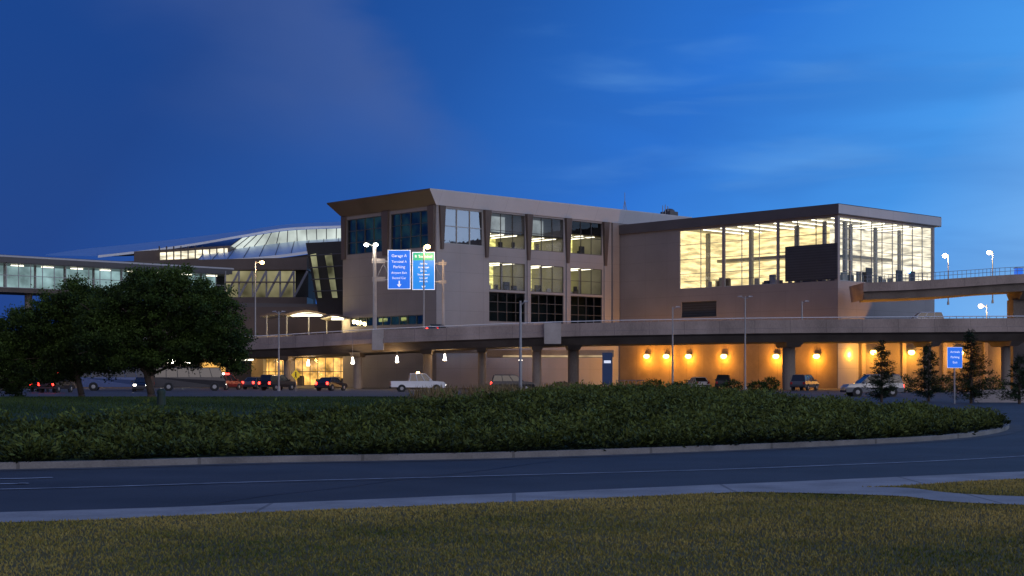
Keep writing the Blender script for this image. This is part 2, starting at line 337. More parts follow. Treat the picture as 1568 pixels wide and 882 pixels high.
# ---------------- hedge (ground-cover shrubs) --------------
fr=spline(front+[(17.0,55),(15,66)],14)
def hedge():
    C=[];Dv=[];T=[];Ls=[]
    nc=7200; cnt=0
    while cnt<nc:
        x=rng.uniform(-16,17.6); y=rng.uniform(24,60)
        r=float(rfrac(np.array(x),np.array(y)))
        if r>.994: continue
        i=np.argmin(np.hypot(fr[:,0]-x,fr[:,1]-y)); d=math.hypot(fr[i,0]-x,fr[i,1]-y)
        wd=8.2+8.8*float(sst((x+8)/12))+.7*math.sin(x*1.3)
        if d>wd or d<.1 or abs(x)>y*.37+1: continue
        if d>4 and rng.random()<.25: continue
        cnt+=1
        hh=.30+.10*float(sst((x+5)/12))+.20*math.sin(x*1.7+y*.9)*math.sin(x*.7-y*1.6)+.08*math.sin(x*5+y*3)+rng.normal(0,.05)
        hh=max(.13,hh)*min(1,.6+d*.5); m=62; rad=rng.uniform(.22,.48)
        a=rng.uniform(0,2*math.pi,m); q=np.sqrt(rng.random(m))*rad
        gz=float(IH(x,y))
        px=x+np.cos(a)*q; py=y+np.sin(a)*q; fz=rng.uniform(.2,1,m); pz=gz+hh*(1-(q/rad)**2*.8)*fz
        C.append(np.stack([px,py,pz],1)); lean=rng.normal(0,.25,2)
        Dv.append(np.stack([np.cos(a)*q/rad*1.1+lean[0]+rng.normal(0,.4,m),np.sin(a)*q/rad*1.1+lean[1]+rng.normal(0,.4,m)-.15,.40+rng.normal(0,.3,m)],1))
        T.append(np.clip(rng.normal(.34,.15)+rng.normal(0,.12,m)+.9*(fz*(1-(q/rad)**2*.5)-.55)+1.1*(hh-.35),0,1)); Ls.append(rng.uniform(.07,.16,m))  # tint carries shading: dark gaps low in each clump, highlights on tops
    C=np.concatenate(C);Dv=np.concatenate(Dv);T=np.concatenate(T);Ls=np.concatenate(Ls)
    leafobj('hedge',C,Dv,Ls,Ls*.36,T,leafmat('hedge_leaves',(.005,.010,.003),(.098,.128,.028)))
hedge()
n=9000; px=rng.uniform(610,960,n); D=rng.uniform(58,70,n); x=(px-CX)*D/F
keep=(np.sin(px*.06)+np.sin(D*1.3)*.5+rng.normal(0,.5,n)>-.2)&(px>620+rng.random(n)*90); x=x[keep];D=D[keep];n=len(x)
leafobj('dry_grass',np.stack([x,D,IH(x,D)],1),np.stack([rng.normal(0,.35,n),rng.normal(0,.35,n),np.ones(n)],1),rng.uniform(.25,.72,n),np.full(n,.03),rng.random(n),leafmat('dry_grass_blades',(.08,.06,.025),(.26,.19,.09)))
n=60000; x=rng.uniform(-26,2,n); y=rng.uniform(33,78,n); ok=(rfrac(x,y)<.98)&(np.abs(x)<y*.37+1); x=x[ok];y=y[ok];n=len(x)
leafobj('island_grass',np.stack([x,y,IH(x,y)-.01],1),np.stack([rng.normal(0,.5,n),rng.normal(0,.5,n),np.ones(n)],1),rng.uniform(.05,.12,n),np.full(n,.025),.5+.3*np.sin(x*.8+y*.5)+rng.normal(0,.2,n),leafmat('island_blades',(.018,.036,.008),(.050,.080,.018)))

# ---------------- trees ----------------
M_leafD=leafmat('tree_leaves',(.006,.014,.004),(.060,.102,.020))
def broadleaf(name,base,trunks,lobes,nclump,per,ls):
    g=group(name,base); mb=MB()
    for (tx,ty,h,r,lean) in trunks:
        p=Vector((tx,ty,-.1)); q=Vector((tx+lean*.5,ty,h*.55)); t=Vector((tx+lean,ty,h))
        mb.cyl(p+Vector((0,0,0)),p+Vector((0,0,.25)),r*1.5,r*1.05,M_bark); mb.cyl(p+Vector((0,0,.25)),q,r*1.05,r*.85,M_bark); mb.cyl(q,t,r*.85,r*.6,M_bark)
        for c,rr in lobes:
            c=Vector(c)
            if abs(c.x-tx)<5:
                m=t.lerp(c,.5)+Vector((random.uniform(-.2,.2),random.uniform(-.2,.2),.25))
                mb.cyl(q.lerp(t,random.random()),m,r*.42,r*.25,M_bark,7); mb.cyl(m,c,r*.25,r*.1,M_bark,6)
                for _ in range(4):
                    e=c+Vector([random.uniform(-.8,.8)*rr[i] for i in range(3)]); mb.cyl(m.lerp(c,.6),e,r*.12,.015,M_bark,5)
    mb.obj('trunk_and_limbs',g,smooth=True)
    C=[];Dv=[];T=[]
    wts=np.array([rr[0]*rr[2] for c,rr in lobes]); wts=wts/wts.sum()
    for _ in range(nclump):
        c,rr=lobes[rng.choice(len(lobes),p=wts)]
        d=rng.normal(size=3); d/=np.linalg.norm(d); s=rng.uniform(.55,1.06) if rng.random()<.85 else rng.uniform(.2,.6)
        cc=np.array(c)+d*np.array(rr)*s; cr_=rng.uniform(.16,.40)
        off=rng.normal(size=(per,3))*cr_*np.array([.62,.62,.42]); P=cc+off; C.append(P)
        Dv.append(rng.normal(size=(per,3))+np.array([d[0],d[1],-.2])*.8)
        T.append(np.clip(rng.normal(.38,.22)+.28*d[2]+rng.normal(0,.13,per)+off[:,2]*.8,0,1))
    C=np.concatenate(C);Dv=np.concatenate(Dv);T=np.concatenate(T)
    leafobj('crown_foliage',C,Dv,rng.uniform(.7,1.3,len(C))*ls,rng.uniform(.45,.7,len(C))*ls,T,M_leafD,g)
    return g
D1=70; bx=xat(232,D1); bz=float(IH(bx,D1))
k=D1/F
def lp(px,py,dy=0): return ((px-232)*k,dy,zat(py,D1)-bz)
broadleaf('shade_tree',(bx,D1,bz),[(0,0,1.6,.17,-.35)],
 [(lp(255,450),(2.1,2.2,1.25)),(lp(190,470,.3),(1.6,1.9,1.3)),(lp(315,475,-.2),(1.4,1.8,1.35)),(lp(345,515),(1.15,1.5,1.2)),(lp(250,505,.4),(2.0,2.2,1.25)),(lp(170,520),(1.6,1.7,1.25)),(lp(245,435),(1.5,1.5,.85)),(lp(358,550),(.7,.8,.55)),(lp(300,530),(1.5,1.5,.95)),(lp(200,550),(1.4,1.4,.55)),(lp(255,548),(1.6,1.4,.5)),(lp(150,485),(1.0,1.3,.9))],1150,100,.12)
D2=73; bx2=xat(125,D2); bz2=float(IH(bx2,D2)); k2=D2/F
def lp2(px,py,dy=0): return ((px-125)*k2,dy,zat(py,D2)-bz2)
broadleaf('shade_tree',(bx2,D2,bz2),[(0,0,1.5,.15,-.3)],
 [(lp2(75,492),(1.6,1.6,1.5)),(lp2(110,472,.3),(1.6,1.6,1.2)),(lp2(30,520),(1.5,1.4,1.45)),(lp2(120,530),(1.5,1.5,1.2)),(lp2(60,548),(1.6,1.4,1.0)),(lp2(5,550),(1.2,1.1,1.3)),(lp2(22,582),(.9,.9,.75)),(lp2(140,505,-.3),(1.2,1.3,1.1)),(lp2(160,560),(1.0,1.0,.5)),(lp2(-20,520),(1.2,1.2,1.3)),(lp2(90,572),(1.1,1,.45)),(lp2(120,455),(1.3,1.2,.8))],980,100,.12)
M_pine=leafmat('pine_needles',(.005,.012,.006),(.030,.055,.020))
def pine(px,ytop,D,r):
    x=xat(px,D); h=zat(ytop,D); g=group('pine_tree',(x,D,0)); mb=MB(); mb.cyl((0,0,-.1),(0,0,h*.98),.1,.015,M_bark,7)
    C=[];Dv=[];T=[]
    z=.4
    while z<h:
        f=(h-z)/(h-.4); nb=int(5+6*f)
        for b in range(nb):
            a=random.uniform(0,6.283); rr=r*f**.75*random.uniform(.4,1.2)+.08; zz=z+random.uniform(-.15,.15)
            e=Vector((math.cos(a)*rr,math.sin(a)*rr,zz+rr*.12)); mb.cyl((0,0,zz),e,.02,.006,M_bark,4)
            m=int(14+55*rr); t=rng.uniform(.1,1.05,m)
            P=np.array([0,0,zz])[None]*(1-t[:,None])+np.array(e)[None]*t[:,None]+rng.normal(0,.065,(m,3)); C.append(P)
            Dv.append(np.stack([math.cos(a)+rng.normal(0,.8,m),math.sin(a)+rng.normal(0,.8,m),.15+rng.normal(0,.5,m)],1)); T.append(rng.normal(.4,.2)+rng.normal(0,.15,m))
        z+=.18+.16*f
    mb.obj('trunk_and_branches',g); C=np.concatenate(C); leafobj('needles',C,np.concatenate(Dv),rng.uniform(.1,.24,len(C)),np.full(len(C),.045),np.concatenate(T),M_pine,g)
pine(1350,525,95,1.1); pine(1422,529,98,1.15); pine(1487,507,92,1.55); pine(1561,547,90,.95)

# -------------- wall/face helpers --------------
class Face:
    def __init__(s,o,a,n): s.o=Vector(o);s.a=Vector(a);s.n=Vector(n)
    def p(s,a,z,d): q=s.o+s.a*a-s.n*d; return (q.x,q.y,z)
    def box(s,mb,a0,a1,z0,z1,d0,d1,m):
        mb.hexa([s.p(a0,z0,d0),s.p(a1,z0,d0),s.p(a1,z0,d1),s.p(a0,z0,d1),s.p(a0,z1,d0),s.p(a1,z1,d0),s.p(a1,z1,d1),s.p(a0,z1,d1)],m)
    def wall(s,mb,a0,a1,z0,z1,ops,th,m):
        As=sorted({a0,a1,*[o[0] for o in ops],*[o[1] for o in ops]}); Zs=sorted({z0,z1,*[o[2] for o in ops],*[o[3] for o in ops]})
        def solid(i,j):
            if i<0 or j<0 or i>=len(As)-1 or j>=len(Zs)-1: return True
            ca=(As[i]+As[i+1])/2; cz=(Zs[j]+Zs[j+1])/2
            return not any(o[0]<ca<o[1] and o[2]<cz<o[3] for o in ops)
        for i in range(len(As)-1):
            for j in range(len(Zs)-1):
                A0,A1,Z0,Z1=As[i],As[i+1],Zs[j],Zs[j+1]
                if solid(i,j):
                    mb.poly([s.p(A0,Z0,0),s.p(A1,Z0,0),s.p(A1,Z1,0),s.p(A0,Z1,0)],m)
                    mb.poly([s.p(A0,Z0,th),s.p(A1,Z0,th),s.p(A1,Z1,th),s.p(A0,Z1,th)],m)
                else:
                    if solid(i-1,j): mb.poly([s.p(A0,Z0,0),s.p(A0,Z1,0),s.p(A0,Z1,th),s.p(A0,Z0,th)],m)
                    if solid(i+1,j): mb.poly([s.p(A1,Z0,0),s.p(A1,Z1,0),s.p(A1,Z1,th),s.p(A1,Z0,th)],m)
                    if solid(i,j-1): mb.poly([s.p(A0,Z0,0),s.p(A1,Z0,0),s.p(A1,Z0,th),s.p(A0,Z0,th)],m)
                    if solid(i,j+1): mb.poly([s.p(A0,Z1,0),s.p(A1,Z1,0),s.p(A1,Z1,th),s.p(A0,Z1,th)],m)
    def window(s,fr,gl,a0,a1,z0,z1,nx,nz,mm,gm,w=.09,rec=.2):
        gl.poly([s.p(a0,z0,rec),s.p(a1,z0,rec),s.p(a1,z1,rec),s.p(a0,z1,rec)],gm)
        for i in range(nx+1):
            a=a0+(a1-a0)*i/nx; a=min(max(a,a0+w/2),a1-w/2); s.box(fr,a-w/2,a+w/2,z0,z1,rec-.12,rec-.01,mm)
        for j in range(nz+1):
            z=z0+(z1-z0)*j/nz; z=min(max(z,z0+w/2),z1-w/2); s.box(fr,a0,a1,z-w/2,z+w/2,rec-.11,rec-.012,mm)
    def room(s,mb,a0,a1,z0,z1,dep,back,furn=0,d0=.35,ceil=True,side=None):
        side=side or M_floor
        mb.poly([s.p(a0,z0,dep),s.p(a1,z0,dep),s.p(a1,z1,dep),s.p(a0,z1,dep)],back)
        mb.poly([s.p(a0,z0,d0),s.p(a1,z0,d0),s.p(a1,z0,dep),s.p(a0,z0,dep)],M_floor)
        mb.poly([s.p(a0,z1,d0),s.p(a1,z1,d0),s.p(a1,z1,dep),s.p(a0,z1,dep)],side)
        for a in (a0,a1): mb.poly([s.p(a,z0,d0),s.p(a,z1,d0),s.p(a,z1,dep),s.p(a,z0,dep)],side)
        if ceil:
            nn=max(2,int((a1-a0)/2.2))
            for i in range(nn):
                a=a0+(a1-a0)*(i+.5)/nn
                s.box(mb,a-.12,a+.12,z1-.12,z1-.05,.8,dep-.5,E_strip)
        s.furn(mb,a0,a1,z0,dep,furn)
    def furn(s,mb,a0,a1,z0,dep,furn):
        for i in range(furn):
            a=random.uniform(a0+.3,a1-1.2); ww=random.uniform(.3,1.1); h=random.uniform(.5,1.5); d=random.uniform(.9,dep-.6)
            s.box(mb,a,a+ww,z0+.01,z0+h,d,d+.35,random.choice([M_dark,M_brown,M_floor,M_wall]))

# ---------------- main terminal building ----------------
o1=(xat(668,200),200.0)
gm=group('airport_terminal',(o1[0],o1[1],0),ANG)
R=Face((0,0,0),(1,0,0),(0,-1,0)); Lf=Face((0,0,0),(0,1,0),(-1,0,0))
ar=lambda px: along(px,o1,U); al=lambda px: along(px,o1,UL)
wl_=MB(); frm=MB(); gls=MB(); inn=MB()
H=24.4; LX=50.2; LY=al(525)
bays=[(ar(680),ar(740)),(ar(749),ar(804)),(ar(813),ar(863)),(ar(874),ar(922))]
r1=(19.4,24.15); r2=(13.55,17.35); r3=(9.15,13.25)
ops=[(a,b,*r1) for a,b in bays]+[(a,b,*r2) for a,b in bays[1:]]+[(a,b,*r3) for a,b in bays[1:]]
R.wall(wl_,0,LX,0,H,ops,.3,M_wall)
for i,(a,b) in enumerate(bays):
    if i==0:
        R.window(frm,gls,a,b,*r1,3,2,M_mulll,M_glassr); R.room(inn,a,b,*r1,.9,M_dark,0,ceil=False,side=M_dark)
    else:
        R.window(frm,gls,a,b,*r1,3,2,M_mull,M_glass,.07)
        R.window(frm,gls,a,b,*r2,3,2,M_mull,M_glass,.07); R.window(frm,gls,a,b,*r3,4,3,M_mull,M_glassd)
        R.room(inn,a-.3,b+.3,19.35,21.4 if i<3 else 22.2,6.5,E_warm2,4); R.room(inn,a-.3,b+.3,21.55 if i<3 else 22.35,24.3,4.5,E_refl if i<3 else M_dark,0,ceil=False,side=M_wall if i<3 else M_dark)
        R.room(inn,a-.3,b+.3,13.4,17.5,7,E_warm2,7); R.room(inn,a-.3,b+.3,9.0,13.2,3,M_dark,0,ceil=False,side=M_dark)
        for q in (.33,.7): R.box(inn,a+(b-a)*q-.15,a+(b-a)*q+.15,13.42,17.48,2.6,2.9,M_wall)
lb=[(al(658),al(598)),(al(585),al(531))]
lops=[(a,b,18.9,23.9) for a,b in lb]+[(al(650),al(536),8.6,9.9)]
Lf.wall(wl_,0,LY,0,H,lops,.3,M_wall2)
for a,b in lb:
    Lf.window(frm,gls,a,b,18.9,23.9,4,3,M_mull,M_glassd); Lf.room(inn,a-.2,b+.2,18.85,23.95,1.0,E_dim,0,ceil=False,side=M_dark)
a,b=lops[-1][:2]; Lf.window(frm,gls,a,b,8.6,9.9,9,1,M_mull,M_glassd); Lf.room(inn,a,b,8.6,9.9,1.0,E_dim,0,ceil=False,side=M_dark)
for q in (.3,.55,.6): Lf.box(inn,a+(b-a)*q,a+(b-a)*q+.9,9.2,9.7,.7,.9,E_warm2)
Face((LX,0,0),(0,1,0),(1,0,0)).wall(wl_,0,LY,0,H,[],.3,M_wall2)
Face((0,LY,0),(1,0,0),(0,1,0)).wall(wl_,0,LX,0,H,[],.3,M_wall2)
wl_.obj('walls',gm)
br=MB()
def bracket(face,a,zt,zb,wt,wb,dt,db,m):
    br.hexa([face.p(a-wb/2,zb,.0),face.p(a+wb/2,zb,.0),face.p(a+wb/2,zb,-db),face.p(a-wb/2,zb,-db),face.p(a-wt/2,zt,.0),face.p(a+wt/2,zt,.0),face.p(a+wt/2,zt,-dt),face.p(a-wt/2,zt,-dt)],m)
for px in (744.5,808.5,868.5,926): 
    bracket(R,ar(px),24.38,17.9,1.15,.42,.5,.3,M_brown)
    if px>745: bracket(R,ar(px),17.9,9.0,.5,.5,.22,.18,M_wall)
bracket(R,ar(676),24.38,18.6,1.0,.4,.35,.3,M_brown)
bracket(Lf,al(662),24.38,18.3,1.4,.9,.35,.3,M_brown); bracket(Lf,al(591.5),24.38,18.3,1.5,1.1,.35,.3,M_brown); bracket(Lf,LY-.4,24.38,18.3,1.0,.8,.3,.3,M_brown)
R.box(br,ar(936),ar(946),9,24.38,-.35,-.01,M_wall2)
br.obj('piers',gm)
frm.obj('window_frames',gm); gls.obj('window_glass',gm); inn.obj('interior',gm)
rf=MB(); zt=26.3; zb=H
bo=[(-.15,-.15),(LX,-.15),(LX,LY+.15),(-.15,LY+.15)]; to=[(-1.6,-.6),(LX+1.5,-.6),(LX+1.5,LY+1.7),(-1.6,LY+1.7)]
for i,m in zip(range(4),(M_fascia,M_brown,M_brown,M_brown)):
    j=(i+1)%4; rf.poly([(*bo[i],zb),(*bo[j],zb),(*to[j],zt),(*to[i],zt)],m)
    rf.poly([(*to[i],zt),(*to[j],zt),(*to[j],zt+.15),(*to[i],zt+.15)],m)
rf.poly([(*p,zb) for p in bo],M_brown); rf.poly([(*p,zt+.15) for p in to],M_darkfas); rf.obj('roof_fascia',gm)
rt=MB()
t=ar(968); h=2.8; rt.cyl((t,1.5,26),(t,1.5,26+h+.6),.06,.04,M_steel,6); rt.cyl((t-.6,1.5,26),(t,1.5,26+h*.8),.04,.04,M_steel,5); rt.cyl((t+.6,1.5,26),(t,1.5,26+h*.8),.04,.04,M_steel,5)
t=ar(1030); rt.cyl((t,1.5,26),(t,1.5,28.3),.06,.05,M_steel,6)
for q in(-.6,0,.6): rt.cyl((t+q,1.5,26.4),(t+q,1.5,28.1),.07,.07,M_steel,6)
t=ar(1040); rt.box(t-1,t+.9,1,3,26.4,27.3,M_darkfas); rt.ball((t,2,27.3),.9,M_darkfas,12,.6)
rt.obj('rooftop_antennas',gm)

# ---------------- concourse building -------------
D2c=195.8; o2=(xat(1283,D2c),D2c); g2=group('concourse_building',(*o2,0),ANG)
a2=lambda px: along(px,o2,UL); b2=lambda px: along(px,o2,U)
wl_=MB(); frm=MB(); gls=MB(); inn=MB(); H2=22.7; Z0,Z1=14.1,22.45
LX2=b2(1431); LY2=a2(950)+1
e0,e1=a2(1278),a2(1040)
sec=[(a2(1278),a2(1192)),(a2(1189),a2(1109)),(a2(1105.5),a2(1040))]
Lf.wall(wl_,0,LY2,0,H2,[(a,b,Z0,Z1) for a,b in sec]+[(a2(1097),a2(1043),10.0,12.2)],.3,M_wall2)
for i,(a,b) in enumerate(sec):
    Lf.window(frm,gls,a,b,Z0,Z1,3 if i<2 else 2,4,M_mulll if i else M_mull,M_glass,.07)
hx,hy=11.0,9.0; ye=e1+.2; xe=LX2-.35; za,zb_=Z0+.02,Z1+.1
def vq(x0,y0,x1,y1,m): inn.poly([(x0,y0,za),(x1,y1,za),(x1,y1,zb_),(x0,y0,zb_)],m)
vq(hx,hy,hx,ye,E_warm); vq(.35,ye,hx,ye,E_warm); vq(hx,hy,xe,hy,E_white); vq(xe,.35,xe,hy,E_white)
for zz,m in ((za,M_floor),(zb_,M_floor)):
    inn.poly([(.35,.35,zz),(xe,.35,zz),(xe,hy,zz),(.35,hy,zz)],m); inn.poly([(.35,hy,zz),(hx,hy,zz),(hx,ye,zz),(.35,ye,zz)],m)
for q in np.arange(1.5,ye-1,3.1): inn.box(.9,hx-1,q,q+.22,zb_-.2,zb_-.1,E_strip)
for q in np.arange(hx+1,xe-1,3.0): inn.box(q,q+.22,.9,hy-1,zb_-.2,zb_-.1,E_strip)
Lf.furn(inn,1,ye-1,za,6,26); R.furn(inn,1,xe-1,za,5,16)
for q in np.linspace(2.5,e1-1,4): Lf.box(inn,q-.25,q+.25,za+.01,zb_-.21,5.0,5.5,M_floor)
for q in np.linspace(3,xe-2,4): R.box(inn,q-.22,q+.22,za+.01,zb_-.21,4.0,4.4,M_floor)
Lf.box(inn,hy+.5,ye-.2,18.3,18.75,8.5,10.9,M_floor); Lf.box(inn,.6,ye-.2,15.15,15.22,1.0,1.06,M_mull)
R.box(inn,hx+.3,xe-.2,18.1,18.5,6.5,8.9,M_floor); R.box(inn,.6,xe-.2,15.15,15.22,1.0,1.06,M_mull)
a,b=a2(1097),a2(1043); inn.poly([Lf.p(a,10,.2),Lf.p(b,10,.2),Lf.p(b,12.2,.2),Lf.p(a,12.2,.2)],M_louver)
Lf.box(frm,.05,a2(1203),14.3,19.0,-.12,-.02,M_louver)
R.wall(wl_,0,LX2,0,H2,[(.5,b2(1428),Z0,Z1)],.3,M_wall)
R.window(frm,gls,.5,b2(1428),Z0,Z1,9,6,M_mulll,M_glass,.07)
for q in (b2(1326),b2(1372),b2(1392)): R.box(frm,q,q+1.5,Z0+.05,Z0+2.0,-.03,.06,M_louver)
Face((LX2,0,0),(0,1,0),(1,0,0)).wall(wl_,0,LY2,0,H2,[],.3,M_wall2)
wl_.obj('walls',g2); frm.obj('window_frames',g2); gls.obj('window_glass',g2); inn.obj('interior',g2)
rf=MB(); rf.box(-.35,LX2+1.2,-.35,LY2-.4,H2,24.1,M_darkfas); rf.box(-.36,LX2+1.21,-.37,-.352,H2+.12,24.0,M_fascia); rf.obj('roof',g2)

# ---------------- service level wall with sconces ----------------
gw=group('service_wall'); mb=MB(); wx0=o2[0]+.8; 
mb.box(wx0,wx0+60,199,199.5,0,7.4,M_concd)
for i in range(11):
    xx=wx0+3+i*5.4; mb.box(xx,xx+.5,198.7,198.998,0,7.3,M_conc)
mb.obj('wall',gw)
# added ground-level skin on the concourse, orange lamp light put into its colour
pb_=MB(); Lf.box(pb_,.02,LY2-1,0,6.6,-.12,-.01,mat('lamp_orange_render',(.20,.145,.085),.85,.3,.4,12,.1,joint=[('Y',3.2,.06)],jd=.7)); pb_.obj('plinth',g2)
def sconce(loc,nrm,e=150,col=(1,.40,.035)):
    g=group('wall_lamp',loc); mb=MB(); n=Vector((*nrm,0)).normalized()
    c=n*.3
    mb.cyl((0,0,.42),n*.45+Vector((0,0,.42)),.05,.05,M_steel,6)
    mb.cyl(c+Vector((0,0,.3)),c+Vector((0,0,.50)),.45,.2,M_steel,10); mb.ball(c+Vector((0,0,.02)),.46,E_lampy,10,.75); mb.obj('lamp_body',g)
    light('bulb',n*1.2+Vector((0,0,-.3)),e,col,.25,g)
for px in (993,1023,1057,1111,1191,1253):
    t=a2(px); P=(o2[0]+UL[0]*t,o2[1]+UL[1]*t); sconce((P[0]-U[0]*.13,P[1]-U[1]*.13,zat(546,P[1])),(-U[0],-U[1]),1000)
for px in (1299,1337,1395,1470,1553):
    x=xat(px,198.6); sconce((x,198.65,zat(540 if px<1500 else 549,198.6)),(0,-1),1100)

# ---------------- elevated roadway ----------------
def deckpath(P,n=8):
    return spline([(xat(p,D),D,zat(y,D)) for p,D,y in P],n)
def viaduct(name,C,prof,mats,side=1,parent=None):
    T=np.gradient(C[:,:2],axis=0); T/=np.linalg.norm(T,axis=1)[:,None]; Nn=np.stack([-T[:,1],T[:,0]],1)*side
    mb=MB()
    for j in range(len(prof)-1):
        A=[(*(C[i,:2]+Nn[i]*prof[j][0]),C[i,2]+prof[j][1]) for i in range(len(C))]
        B=[(*(C[i,:2]+Nn[i]*prof[j+1][0]),C[i,2]+prof[j+1][1]) for i in range(len(C))]
        mb.loft(A,B,mats[j] if isinstance(mats,list) else mats)
    return mb,Nn
gd=group('elevated_roadway')
P=[(60,216,524),(250,206,521),(395,198,517),(590,186,506),(845,179,496),(1030,175,492),(1200,173,489.5),(1400,171,488),(1568,170,487),(1750,170,487)]
C=deckpath(P)
M_barr=mat('barrier_concrete',(.27,.225,.20),.85,.4,.35,12,.15,stretch=(1,1,.35),joint=[('X',4.0,.07)],jd=.7)
prof=[(0,0),(0,-.95),(-.18,-1.0),(-.18,-1.55),(.5,-1.75),(1.6,-2.55),(10.5,-2.55),(12.2,-1.5),(12.2,0),(11.9,0),(11.8,-.95),(.35,-.95),(.3,0),(0,0)]
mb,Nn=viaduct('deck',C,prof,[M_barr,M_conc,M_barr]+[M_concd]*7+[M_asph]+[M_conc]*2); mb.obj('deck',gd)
mb=MB()
for i in range(len(C)-1):
    a=Vector((*C[i,:2],C[i,2]+.22)); b=Vector((*C[i+1,:2],C[i+1,2]+.22)); mb.cyl(a,b,.05,.05,M_whitef,6)
    for q in (0,.5): p=a.lerp(b,q); mb.cyl(p-Vector((0,0,.24)),p,.035,.035,M_steel,5)
mb.obj('handrail',gd)
def onC(px,off=0,C=C):
    q=(C[:,0]/C[:,1])*F+CX; X_=np.interp(px,q,C[:,0]);Y_=np.interp(px,q,C[:,1]);Z_=np.interp(px,q,C[:,2]); return X_*(Y_+off)/Y_,Y_+off,Z_
mb=MB()
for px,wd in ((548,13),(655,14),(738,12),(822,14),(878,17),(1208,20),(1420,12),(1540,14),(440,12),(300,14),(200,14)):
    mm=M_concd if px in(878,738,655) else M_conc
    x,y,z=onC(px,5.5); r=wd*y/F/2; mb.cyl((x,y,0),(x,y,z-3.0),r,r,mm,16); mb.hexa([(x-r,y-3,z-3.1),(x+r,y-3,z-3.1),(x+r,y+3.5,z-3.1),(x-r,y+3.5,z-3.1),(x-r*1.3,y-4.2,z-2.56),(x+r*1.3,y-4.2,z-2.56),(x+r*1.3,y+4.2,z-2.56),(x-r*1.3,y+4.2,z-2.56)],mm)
mb.obj('columns',gd)
mb=MB()
for px,wd in ((579,18),(846,26)):
    x,y,z=onC(px); w2=wd*y/F/2; mb.box(x-w2,x+w2,y-.55,y+.3,z-2.4,z+.12,M_conc2)
mb.obj('joint_blocks',gd,bevel=.04)
gu=group('upper_ramp')
CU=deckpath([(1322,188,433),(1400,187,430),(1480,186,425),(1568,186,419.5),(1760,186,412)],6)
prof=[(0,0),(0,-1.1),(.5,-1.15),(.6,-2.1),(7.5,-2.1),(8,-1),(8,0),(7.7,0),(7.7,-.8),(.3,-.8),(.3,0),(0,0)]
mb,_=viaduct('deck',CU,prof,[M_barr,M_conc]+[M_concd]*9); x,y,z=CU[0]; mb.poly([(x,y,z),(x,y,z-1.1),(x+.3,y+.5,z-2.1),(x+.3,y+8,z-2.1),(x,y+8,z)],M_conc); mb.obj('deck',gu)
mb=MB()
for i in range(len(CU)-1):
    for hh in (.45,.9):
        mb.cyl((*CU[i,:2],CU[i,2]+hh),(*CU[i+1,:2],CU[i+1,2]+hh),.03,.03,M_steel,5)
    for q in(0,.5):
        p=CU[i]*(1-q)+CU[i+1]*q; mb.cyl(p,(p[0],p[1],p[2]+.9),.03,.03,M_steel,5)
mb.obj('railing',gu)
mb=MB(); x,y,z=onC(1560,4,CU)
mb.box(x-1.1,x+1.1,y-1.2,y+1.2,0,z-3,M_concd)
mb.hexa([(x-.6,y-2,z-3),(x+.6,y-2,z-3),(x+.6,y+2,z-3),(x-.6,y+2,z-3),(x-.6,y-3.2,z-2.11),(x+.6,y-3.2,z-2.11),(x+.6,y+3,z-2.11),(x-.6,y+3,z-2.11)],M_concd)
mb.obj('pier',gu)
x,y,z=onC(1392,-.0,CU); g=group('beacon_light',(x,y,z)); mb=MB(); mb.cyl((0,0,0),(0,0,1.0),.06,.06,M_steel,6); mb.ball((0,0,1.2),.22,E_blue); mb.obj('lamp',g)
x,y,z=onC(1562,-.0,CU); g=group('equipment_cabinet',(x,y+.6,z-.8)); mb=MB(); mb.box(-.45,.45,-.3,.3,0,1.55,M_sign); mb.box(-.5,.5,-.35,.35,1.55,1.65,M_steel); mb.box(-.5,.5,-.35,.35,-.05,.1,M_steel); mb.obj('cabinet',g)

# ---------------- ground level under the deck -----------------
gl_=group('arrivals_hall'); o3=(xat(395,222),222.0); 
Fc=Face((o3[0],o3[1],0),(1,0,0),(0,-1,0)); ll=xat(540,222)-o3[0]
mb=MB(); gl2=MB(); fr2=MB()
Fc.wall(mb,-40,ll,0,7.6,[(.6,4.6,.2,4.3),(5.4,ll-.6,.2,4.4)],.3,M_conc)
Fc.window(fr2,gl2,.6,4.6,.2,4.3,4,2,M_mull,M_glass); Fc.window(fr2,gl2,5.4,ll-.6,.2,4.4,7,2,M_mull,M_glass)
Fc.room(mb,.3,ll,.15,4.5,6,E_orange,12,side=M_floor)
mb.obj('walls',gl_); gl2.obj('glass',gl_); fr2.obj('frames',gl_)
for px in (420,470,520): light('hall_light',(xat(px,218),216,4.0),320,(1,.55,.14),.3,gl_)
gs=group('kerbside_canopy'); mb=MB()
mb.box(xat(745,196),xat(940,196),196,204,zat(536,196)-.9,zat(536,196),M_conc); mb.box(xat(770,196),xat(925,196),195.9,195.995,zat(547,196),zat(544,196),E_soft)
mb.box(xat(560,199),xat(735,199),197.5,198.5,zat(541,199),zat(537,199),M_conc); mb.obj('canopy_slab',gs)
for px in (800,860,915): light('canopy_light',(xat(px,193),193,3.9),110,(1,.55,.2),.3,gs)
for px,py in ((472,556),(540,553),(608,551),(681,548),(797,548)):
    D=188 if px>500 else 200; x=xat(px,D); g=group('streak_lamp',(x,D,zat(py+4,D))); mb=MB(); mb.cyl((0,0,.0),(0,0,.8),.20,.08,E_lampw,8); mb.cyl((0,0,.8),(0,0,3.0),.03,.03,M_steel,5); mb.cyl((0,0,-.08),(0,0,0),.25,.22,M_steel,8); mb.obj('lamp',g); light('bulb',(0,-.7,.3),170,(1,.56,.18),.3,g)  # lamp with its lens streak modelled as a glowing tapered tube
gf=group('barrier_fence'); mb=MB()
for px in range(944,992,6):
    x=xat(px,200); mb.cyl((x,200,0),(x,200,1.1),.06,.06,M_steel,6)
